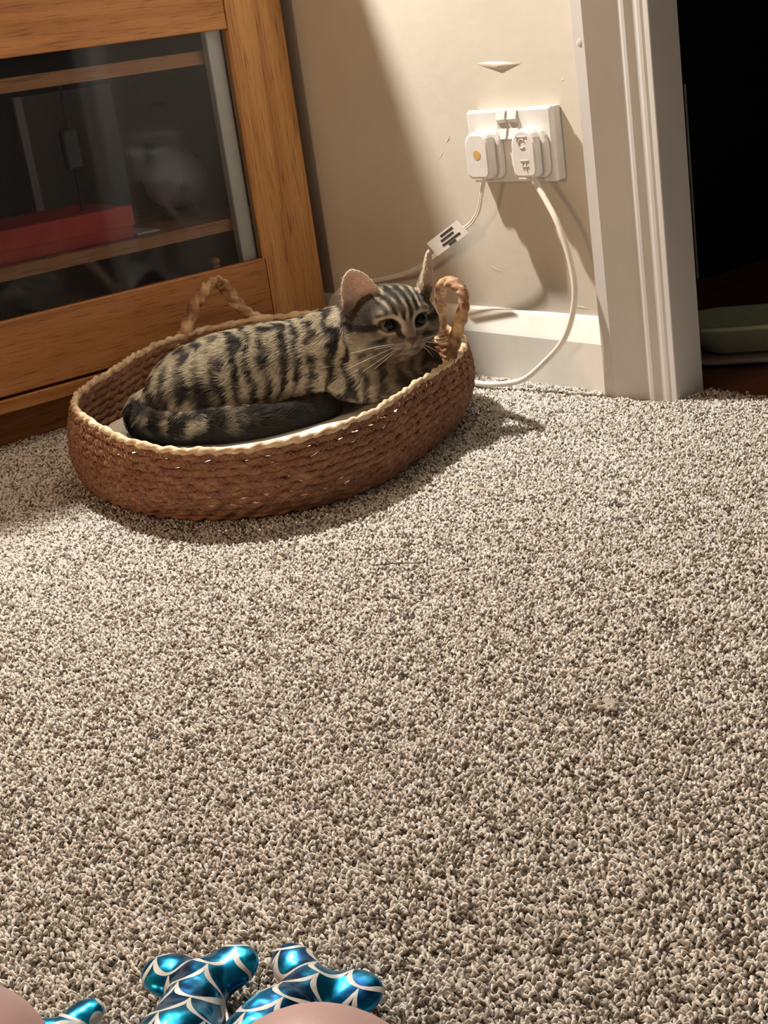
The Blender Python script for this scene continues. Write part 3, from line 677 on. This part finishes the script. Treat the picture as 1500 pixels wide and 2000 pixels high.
def cat_color(P, Nn):
    """coat colour as a function of position in the cat frame; also returns zone: 0 body, 1 head, 2 ear inside, 3 tail"""
    s_, o, z = P[:, 0], P[:, 1], P[:, 2]; n1 = sines(P, 160, 6, 1); n2 = sines(P, 420, 6, 2); n3 = sines(P, 60, 5, 3)
    # mackerel stripes down the flank
    q = (s_-.10*(z-.1)*np.clip((s_+.02)*10, -1, 1)+.0028*n1+.0035*n3)/.0182
    st = np.cos(2*np.pi*q)+.40*n1+.28*n2
    v = sst(-.50, .30, st)
    c = mixc(np.repeat(DARK[None], len(P), 0), LIGHT, v)
    c = mixc(c, MID, .28*sst(-1, 1, n2)*np.ones(len(P)))
    c = mixc(c, LIGHT*.95, .75*sst(.035, .0, np.hypot((s_+.072)/1.5, z-.128))*sst(-.3, .6, n1+.8))      # pale hip patch
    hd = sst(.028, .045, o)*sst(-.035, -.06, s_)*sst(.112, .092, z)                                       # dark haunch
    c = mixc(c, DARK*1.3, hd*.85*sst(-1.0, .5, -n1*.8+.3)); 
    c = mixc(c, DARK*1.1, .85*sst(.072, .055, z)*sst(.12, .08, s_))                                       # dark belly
    c = mixc(c, MID*1.05, .45*sst(.10, .15, s_))                                                          # browner chest
    # tail rings
    d = np.linalg.norm(P[:, None]-TAIL[None, ::2], axis=-1); ti = d.argmin(1); dm = d.min(1); tt = ti/29.
    tail = (dm < TR[::2][ti]+.0060) & (tt > .16)
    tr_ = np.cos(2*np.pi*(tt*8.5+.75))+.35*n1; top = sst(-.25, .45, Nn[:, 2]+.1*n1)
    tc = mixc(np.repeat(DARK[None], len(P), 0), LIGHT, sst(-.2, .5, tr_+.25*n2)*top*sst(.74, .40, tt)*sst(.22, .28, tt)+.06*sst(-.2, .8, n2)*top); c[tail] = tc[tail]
    zone = np.where(tail, 3, 0)
    # head
    H = (P-HC)@HA.T; x, y, f_ = H.T; ax = np.abs(x)
    onh = sst(.060, .050, np.linalg.norm(H/np.array([1, .85, 1.]), axis=1))*sst(-.016, -.004, f_+.3*y)
    hc = np.repeat((MID*.62)[None], len(P), 0)
    hc = mixc(hc, LIGHT*.62, .45*sst(-.3, .7, n2))
    hc = mixc(hc, DARK*2.2, .75*sst(.022, .034, ax)*sst(.002, .010, y)*sst(-.6, .5, n1+.3))
    xw = x+.0012*n1
    fs = np.cos(2*np.pi*xw/(.0084+.10*np.clip(y-.012, 0, 1)))                                              # forehead M
    fz = sst(.008, .016, y)*sst(.026, .017, ax-.3*np.clip(y-.015, 0, 1))
    hc = mixc(hc, LIGHT*1.08, fz*sst(.2, .8, fs+.25*n2+.2*n1)); hc = mixc(hc, DARK, fz*sst(.05, .6, -fs+.40*n2+.25*n1))
    hc = mixc(hc, DARK*1.2, .8*sst(.024, .036, y)*sst(-.2, .5, n1+.25))
    hc = mixc(hc, MID*1.2, sst(.0085, .005, ax)*sst(.014, .006, y)*sst(.02, .03, f_))                       # nose bridge
    for e in EYE:
        sg = np.sign(e[0]); ex, ey = (x-e[0]), (y-e[1]); a_ = math.radians(16)*sg; er = np.hypot(ex*math.cos(a_)+ey*math.sin(a_), (ey*math.cos(a_)-ex*math.sin(a_))*1.30)+.0006; fr_ = sst(.012, .022, f_)
        hc = mixc(hc, CREAM*1.0, fr_*sst(.0175, .0140, er)*.85)
        hc = mixc(hc, LIGHT*1.1, fr_*sst(.004, .002, np.abs(er-.0145))*sst(0, .003, ey-.002)*sst(.004, -.002, ex*sg))
        hc = mixc(hc, DARK, fr_*sst(.0126, .0110, er))
        # liner from the outer corner back across the cheek, a second stripe below, tear line beside the nose
        t = ex*sg
        hc = mixc(hc, DARK*1.1, sst(.006, .011, t)*sst(.0042, .0024, np.abs(ey+.10*t+.0006*n1))*sst(.060, .034, t))
        hc = mixc(hc, DARK*1.2, sst(.001, .006, t)*sst(.0040, .0022, np.abs(ey+.0165+.16*t+.0006*n1))*sst(.055, .03, t))
        hc = mixc(hc, DARK*1.3, .9*sst(.0030, .0016, np.abs(ax-.0098-.35*(y+.002)))*sst(.0065, .002, y)*sst(-.011, -.006, y)*fr_)
    mz = sst(-.004, -.011, y)*sst(.024, .031, f_)*sst(.024, .017, ax)
    hc = mixc(hc, CREAM*.66, mz*.85)
    wp = sst(.0011, .0005, np.abs(((y+.0165+.12*ax)/.0042+.5) % 1-.5)*.0042)*sst(.006, .009, ax)*mz
    hc = mixc(hc, MID*.55, wp*.7)
    hc = mixc(hc, DARK*1.6, .8*sst(.0014, .0006, np.abs(x))*sst(-.0095, -.011, y)*sst(-.019, -.0175, y)*mz)
    hc = mixc(hc, DARK*1.6, .85*sst(.0017, .0008, np.abs(y+.0195+.22*np.maximum(ax-.001, 0)-26*np.maximum(ax-.006, 0)**2))*sst(.013, .010, ax)*mz)
    hc = mixc(hc, LIGHT*.7, .5*sst(.03, .045, ax)*sst(.002, -.008, y))
    c = c+(hc*.9-c)*onh[:, None]
    zone = np.where((onh > .5) & (zone == 0), 1, zone)
    for e in EARS:
        A, h, t = ear_loc(P, e); H_, w0 = e[4], e[5]; t0 = .010*(A/w0)**2-.004-.004*np.clip(h/H_, 0, 1)
        ine = (h > .002) & (h < H_+.004) & (np.abs(A) < w0+.004) & (np.abs(t-t0) < .006)
        wv = w0*np.clip(1-np.clip(h/H_, 0, 1)**2.2, 0, 1)**.62; edge = sst(.0045, .002, wv-np.abs(A))
        inside = ine & (t > t0)
        ic = mixc(np.repeat(PINK[None], len(P), 0), CREAM*1.1, edge); ic = mixc(ic, MID*.8, .75*sst(.016, .004, h))
        c[inside] = ic[inside]; oc = mixc(np.repeat((MID*.7)[None], len(P), 0), CREAM, edge); out = ine & ~inside; c[out] = oc[out]
        zone = np.where(inside & (h > .006), 2, np.where(ine & (h > .008), 4, np.where(ine, 1, zone)))
    return np.clip(c, 0, 1), zone
CNn = vnormals(CV, CQ)
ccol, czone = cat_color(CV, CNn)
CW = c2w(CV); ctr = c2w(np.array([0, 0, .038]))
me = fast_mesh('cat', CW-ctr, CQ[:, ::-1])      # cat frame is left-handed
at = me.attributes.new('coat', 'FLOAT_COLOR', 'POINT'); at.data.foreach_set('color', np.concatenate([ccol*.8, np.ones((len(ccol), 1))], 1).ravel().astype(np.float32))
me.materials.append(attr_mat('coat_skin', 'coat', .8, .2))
cat = bpy.data.objects.new('cat', me); COL.objects.link(cat); cat.location = ctr
tag(cat, 'brown tabby cat lying in the basket, face turned to the camera', 'cat')
def fur(count):
    tri = np.concatenate([CQ[:, [0, 1, 2]], CQ[:, [0, 2, 3]]]); A = CV[tri]
    ar_ = np.linalg.norm(np.cross(A[:, 1]-A[:, 0], A[:, 2]-A[:, 0]), axis=1)
    cen = A.mean(1); Hh = (cen-HC)@HA.T; wgt = ar_*np.where(np.linalg.norm(Hh, axis=1) < .07, 2.6, 1.0)*np.where(CNn[tri[:, 0]]@np.array([-.03, .98, .2]) > -.35, 1, .25)
    pick = rng.choice(len(tri), count, p=wgt/wgt.sum()); u, v = rng.random(count), rng.random(count); m = u+v > 1; u[m], v[m] = 1-u[m], 1-v[m]
    T3 = tri[pick]; bc = np.stack([1-u-v, u, v], 1)
    P = (CV[T3]*bc[..., None]).sum(1); Nn = (CNn[T3]*bc[..., None]).sum(1); Nn /= np.linalg.norm(Nn, axis=1)[:, None]
    col, zone = cat_color(P, Nn)
    H = (P-HC)@HA.T
    keep = np.ones(count, bool)
    for e in EYE: keep &= ~((np.hypot(H[:, 0]-e[0], (H[:, 1]-e[1])*1.15) < .0090) & (H[:, 2] > .015))
    keep &= ~((np.hypot(H[:, 0], (H[:, 1]+.009)) < .0048) & (H[:, 2] > .03))
    keep &= ~((zone == 2) & (rng.random(count) < .93)) & (P[:, 2] > .038)
    P, Nn, col, zone, H = P[keep], Nn[keep], col[keep], zone[keep], H[keep]; n = len(P)
    # lie of the coat: back towards the tail on the body, away from the nose on the head, along the tail
    g = np.tile(np.array([-1, .25, -.45]), (n, 1))
    rad = (H-np.array([0, -.006, .060])); rad /= np.linalg.norm(rad, axis=1)[:, None]; hd = (zone == 1) | (zone == 4)
    g[hd] = (rad@HA)[hd]
    d = np.linalg.norm(P[:, None]-TAIL[None, ::2], axis=-1).argmin(1)*2; tdir = np.gradient(TAIL, axis=0); tdir /= np.linalg.norm(tdir, axis=1)[:, None]; tm = zone == 3; g[tm] = tdir[np.minimum(d, 59)][tm]
    g = g+np.stack([sines(P, 130, 5, 11), sines(P, 130, 5, 12), sines(P, 130, 5, 13)], 1)*np.where(hd, .12, .34)[:, None]+rng.normal(0, .14, (n, 3))
    g = g-Nn*(g*Nn).sum(1)[:, None]; g /= np.linalg.norm(g, axis=1)[:, None]+1e-9
    front = sst(.0, .035, H[:, 2])*hd
    L_ = np.where(hd, .0085*(1-front)+.0024*front, .0125); L_ = np.where(zone == 2, .006, L_); L_ = np.where(zone == 4, .0034, L_); L_ = np.where(tm, .012, L_)*rng.uniform(.7, 1.25, n)
    lift = np.where(hd, .30, .42)
    ts = np.array([0, .35, .7, 1.0])
    pts = P[:, None]-Nn[:, None]*.0004+L_[:, None, None]*(g[:, None]*(ts[None, :, None]*.92)+Nn[:, None]*(lift[:, None, None]*(ts-.55*ts**2)[None, :, None]))
    cl = sines(P, 700, 5, 21)*.0012; pts[:, 2:] += (cl[:, None]*np.where(hd, .4, 1)[:, None])[:, :, None]*np.cross(g, Nn)[:, None]*ts[None, 2:, None]
    pts[:, :, 2] = np.maximum(pts[:, :, 2], .0385)
    Wp = c2w(pts.reshape(-1, 3))-ctr
    hc_ = bpy.data.hair_curves.new('fur'); hc_.add_curves([4]*n)
    hc_.attributes['position'].data.foreach_set('vector', Wp.ravel().astype(np.float32))
    r = np.tile(np.array([.00017, .00016, .00011, .00003]), (n, 1))*np.where(hd, .75, 1.15)[:, None]
    ra = hc_.attributes.get('radius') or hc_.attributes.new('radius', 'FLOAT', 'POINT'); ra.data.foreach_set('value', r.ravel().astype(np.float32))
    col = np.clip(col*rng.uniform(.75, 1.3, (n, 1)), 0, 1)
    ca = hc_.attributes.new('coat', 'FLOAT_COLOR', 'CURVE'); ca.data.foreach_set('color', np.concatenate([col, np.ones((n, 1))], 1).ravel().astype(np.float32))
    hc_.materials.append(attr_mat('coat_hair', 'coat', .75, .25))
    o = bpy.data.objects.new('fur', hc_); COL.objects.link(o); o.parent = cat; o['kind'] = 'stuff'
    return o
fur(135000)
# eyes, nose, whiskers
def sph(c, r, n=24, m=16, ax=np.eye(3), cut=None):
    V, F = [], []; cut = cut or math.pi
    for i in range(m+1):
        t = cut*i/m
        for j in range(n):
            p = 2*math.pi*j/n; V.append(np.array(c)+r*(math.sin(t)*math.cos(p)*ax[0]+math.sin(t)*math.sin(p)*ax[1]+math.cos(t)*ax[2]))
    for i in range(m):
        for j in range(n): F.append((i*n+j, i*n+(j+1) % n, (i+1)*n+(j+1) % n, (i+1)*n+j))
    return np.array(V), F
m_iris = plain('olive_iris', (.07, .05, .022), .12, .25); m_pup = plain('pupil_black', (.003, .003, .003), .08, .2)
look = HF+.06*HU+np.array([-.10, 0, .06]); look /= np.linalg.norm(look); lx = np.cross(look, HU); lx /= np.linalg.norm(lx); LA = np.array([lx, np.cross(lx, look), look])
for e in EYE:
    c = h2c(e); V, F = sph(c, ER, ax=LA); ob = fixn(mob('eye', c2w(V), F, m_iris, cat, True, label='dark olive eye'))
    V, F = sph(c, ER*1.012, 20, 8, LA, .80); fixn(mob('pupil', c2w(V), F, m_pup, ob, True))
nv, nf = [], []
V, F = sph((0, 0, 0), 1, 20, 12); V = V*np.array([.0064, .0050, .0046]); V[:, 0] *= np.where(V[:, 1] < 0, 1+V[:, 1]/.0085, 1.0)
V = V+np.array([0, -.0088, .0500]); fixn(mob('nose', c2w(HC+V@HA), F, plain('nose_leather', (.085, .042, .034), .5, .35), cat, True, label='dark brown nose'))
m_wh = plain('whisker_white', (.8, .76, .68), .4, .4)
for sg in (-1, 1):
    for i, (dy, dl, L_) in enumerate(((-.0125, .10, .050), (-.0150, -.22, .056), (-.0175, -.50, .052), (-.0190, -.75, .044), (-.0145, -.05, .036))):
        p0 = np.array([sg*.014, dy, .043]); d = np.array([sg*.93, dl, .05-.12*i]); d /= np.linalg.norm(d)
        P = [p0+d*L_*t+np.array([0, -.012*t*t, -.018*t*t]) for t in np.linspace(0, 1, 9)]
        V, F = tube(c2w(np.array([h2c(p) for p in P])), np.linspace(.00032, .0001, 9), 5); mob('whisker', V, F, m_wh, cat, True)

# ------------------------------------------------------------------ shiny fish-shaped toys
def scale_mat():
    m, nt, b = newmat('blue_scale_foil'); uv = N(nt, 'ShaderNodeUVMap'); uv.uv_map = 'scales'
    sx = N(nt, 'ShaderNodeSeparateXYZ'); nt.links.new(uv.outputs[0], sx.inputs[0])
    def mth(op, a, b_=None, clamp=False):
        n = N(nt, 'ShaderNodeMath', operation=op, use_clamp=clamp)
        for i, q in enumerate((a, b_)):
            if q is None: continue
            if isinstance(q, (int, float)): n.inputs[i].default_value = q
            else: nt.links.new(q, n.inputs[i])
        return n.outputs[0]
    u, v = sx.outputs[0], sx.outputs[1]
    row = mth('FLOOR', v); par = mth('MODULO', row, 2.0); x = mth('SUBTRACT', mth('FRACT', mth('ADD', u, mth('MULTIPLY', par, .5))), .5)
    y = mth('FRACT', v)
    arc = mth('SQRT', mth('MAXIMUM', mth('SUBTRACT', 1.0, mth('MULTIPLY', mth('MULTIPLY', x, x), 4.0)), 0.0))
    dd = mth('ABSOLUTE', mth('SUBTRACT', y, mth('MULTIPLY', arc, .92)))
    # thinner where the arc runs steeply
    lw = mth('ADD', .055, mth('MULTIPLY', mth('MULTIPLY', x, x), .8))
    line = mth('LESS_THAN', dd, lw)
    tc = N(nt, 'ShaderNodeTexCoord'); nz = N(nt, 'ShaderNodeTexNoise'); nz.inputs['Scale'].default_value = 48; nz.inputs['Detail'].default_value = 2; nt.links.new(tc.outputs['Object'], nz.inputs[0])
    cr = N(nt, 'ShaderNodeValToRGB'); cr.color_ramp.elements[0].position = .35; cr.color_ramp.elements[1].position = .65
    cr.color_ramp.elements[0].color = (.0, .05, .17, 1); cr.color_ramp.elements[1].color = (.005, .30, .55, 1); nt.links.new(nz.outputs[0], cr.inputs[0])
    mx = N(nt, 'ShaderNodeMix', data_type='RGBA'); nt.links.new(line, mx.inputs[0]); nt.links.new(cr.outputs[0], mx.inputs[6]); mx.inputs[7].default_value = (.50, .47, .44, 1)
    nt.links.new(mx.outputs[2], b.inputs['Base Color'])
    nt.links.new(mth('SUBTRACT', .92, mth('MULTIPLY', line, .8)), b.inputs['Metallic'])
    nt.links.new(mth('ADD', .24, mth('MULTIPLY', line, .25)), b.inputs['Roughness'])
    bp = N(nt, 'ShaderNodeBump'); bp.inputs['Strength'].default_value = .7; bp.inputs['Distance'].default_value = .004; nt.links.new(nz.outputs[0], bp.inputs['Height']); nt.links.new(bp.outputs[0], b.inputs['Normal'])
    return m
M_scale = scale_mat()
def fish(label, neck, head, tips, r):
    """soft fish: round body from head to the narrow neck, then a spread two-lobed tail fin"""
    neck = np.array([*neck, r*.62]); head = np.array([*head, r*.86]); D = head-neck; L = np.linalg.norm(D); D = D/L; S = np.cross(D, np.array([0, 0, 1.]))
    f = Field(np.minimum(neck, head)-np.array([.06, .06, .02]), np.maximum(neck, head)+np.array([.06, .06, .03]), .0012)
    f.add(lambda P: sdf_cap(P, neck, neck+D*L*.5, r*.66, r*.98)*.9, neck-r, head+r, .004, pad=.04)
    f.add(lambda P: sdf_cap(P, neck+D*L*.45, neck+D*L*.75, r, r)*.9, neck-r, head+r, .006, pad=.04)
    f.add(lambda P: sdf_cap(P, neck+D*L*.7, head, r*.95, r*.35)*.9, neck-r, head+r, .008, pad=.04)
    for tx_, ty_, tz_, wd in tips:
        t = np.array([tx_, ty_, tz_]); m = (neck+t)/2; dv = t-neck; ln = np.linalg.norm(dv); dv = dv/ln; sv = np.cross(dv, np.array([0, 0, 1.])); sv /= np.linalg.norm(sv)
        f.ell(m+dv*ln*.05, (ln*.50, wd, r*.36), .006, np.array([dv, sv, np.cross(sv, dv)]))
    V, Q = f.nets(); V = lap(V, Q, 2, .4); V[:, 2] = np.maximum(V[:, 2], .001)
    c = np.array([neck[0], neck[1], .001]); me = fast_mesh('fish_toy', V-c, Q); me.materials.append(M_scale)
    ul = me.uv_layers.new(name='scales'); vi = np.array(Q).ravel(); rel = V-neck
    uv = np.stack([rel@S/.0205+.25, rel@D/.0160+20], -1); ul.data.foreach_set('uv', uv[vi].ravel().astype(np.float32))
    o = bpy.data.objects.new('fish_toy', me); COL.objects.link(o); o.location = c
    return tag(fixn(o), label, 'toy', 'shiny blue fish toys on the carpet'), neck, D, S, r
def seam(res):
    o, neck, D, S, r = res
    P = [neck+D*d-S*(r*w_)+np.array([0, 0, -r*.1]) for d, w_ in ((.01, .62), (.03, .95), (.05, 1.0), (.07, .96))]
    V, F = tube(spline(P, 20), .0009, 5); mob('seam', V, F, M_gloss, o, True)
seam(fish('shiny blue scale-print fish toy with the wide forked tail, middle of the three', (1.180, -.960), (1.262, -1.040), ((1.147, -.970, .014, .0140), (1.183, -.931, .018, .0150)), .0205))
seam(fish('shiny blue scale-print fish toy lying beside the right knee', (1.224, -.925), (1.256, -.990), ((1.188, -.916, .014, .0115), (1.252, -.906, .013, .0165)), .0190))
seam(fish('shiny blue scale-print fish toy in the left bottom corner, only its tail showing', (1.160, -1.030), (1.108, -1.100), ((1.153, -1.002, .014, .0100), (1.182, -1.042, .012, .0100)), .0175))

# ------------------------------------------------------------------ kneeling person, only the knees reach the frame
def person():
    f = Field((1.12, -1.62, -.01), (1.95, -.90, .36), .0065)
    for kn, hip, ank in (((1.347, -1.002, .050), (1.80, -1.20, .20), (1.78, -1.16, .036)), ((1.2237, -1.0989, .056), (1.70, -1.34, .20), (1.66, -1.32, .036))):
        kn, hip, ank = map(np.array, (kn, hip, ank))
        f.cap(kn+np.array([0, 0, .004]), hip, .0415, .085, .03); f.cap(kn-np.array([0, 0, .006]), ank, .038, .032, .03)
        f.ell(kn+np.array([-.004, .002, .002]), (.044, .043, .044), .02)
        d = (ank-kn)/np.linalg.norm(ank-kn); f.cap(ank, ank+d*.12-np.array([0, 0, .012]), .030, .022, .02)
    f.ell((1.78, -1.29, .23), (.12, .16, .11), .05)
    V, Q = f.nets(); V = lap(V, Q, 6); V[:, 2] = np.maximum(V[:, 2], .0005)
    me = fast_mesh('person', V-np.array([1.4, -1.1, 0]), Q); me.materials.append(M_skin)
    o = bpy.data.objects.new('person', me); COL.objects.link(o); o.location = (1.4, -1.1, 0)
    tag(fixn(o), 'person kneeling on the carpet, seen only as two bare knees at the bottom edge', 'person')
person()

# ------------------------------------------------------------------ bits on the carpet
def strand(label, pts, r, mat):
    P = spline(pts, 30); V, F = tube(P, np.concatenate([np.full(26, r), np.linspace(r, r*.3, 4)]), 5)
    tag(mob('loose_thread', V, F, mat, None, True, loc=P[0]), label, 'thread')
m_td = plain('dark_thread', (.05, .035, .03), .6); m_tl = plain('pale_straw_thread', (.75, .66, .50), .6)
strand('thin dark hair lying curved on the carpet in front of the basket', [(.778, -.543, .004), (.788, -.534, .0045), (.800, -.524, .0042), (.812, -.515, .004)], .0005, m_td)
strand('short pale straw lying on the carpet right of the basket', [(.692, -.360, .004), (.706, -.354, .0045), (.720, -.349, .0042), (.731, -.345, .004)], .0007, m_tl)
strand('faint dark hair lying on the carpet below the cable', [(.735, -.283, .004), (.728, -.268, .0045), (.722, -.258, .004)], .0004, m_td)
f = Field((1.09, -.635, -.003), (1.145, -.590, .02), .0012)
for i in range(26):
    a = rng.uniform(0, 6.28); r = .0075*math.sqrt(rng.random()); c = np.array([1.117+r*math.cos(a)*1.5, -.612+r*math.sin(a), .0012+rng.uniform(0, .0018)]); d = rng.normal(size=3)*.0022; f.cap(c-d*[1, 1, .2], c+d*[1, 1, .2], .0011, .0008, .0015)
V, Q = f.nets(); me = fast_mesh('fluff_tuft', V-np.array([1.117, -.612, .003]), Q); me.materials.append(plain('beige_fluff', (.36, .31, .26), .95))
o = bpy.data.objects.new('fluff_tuft', me); COL.objects.link(o); o.location = (1.117, -.612, .003); tag(fixn(o), 'small beige tuft of fluff lying on the bare carpet at right', 'fluff')
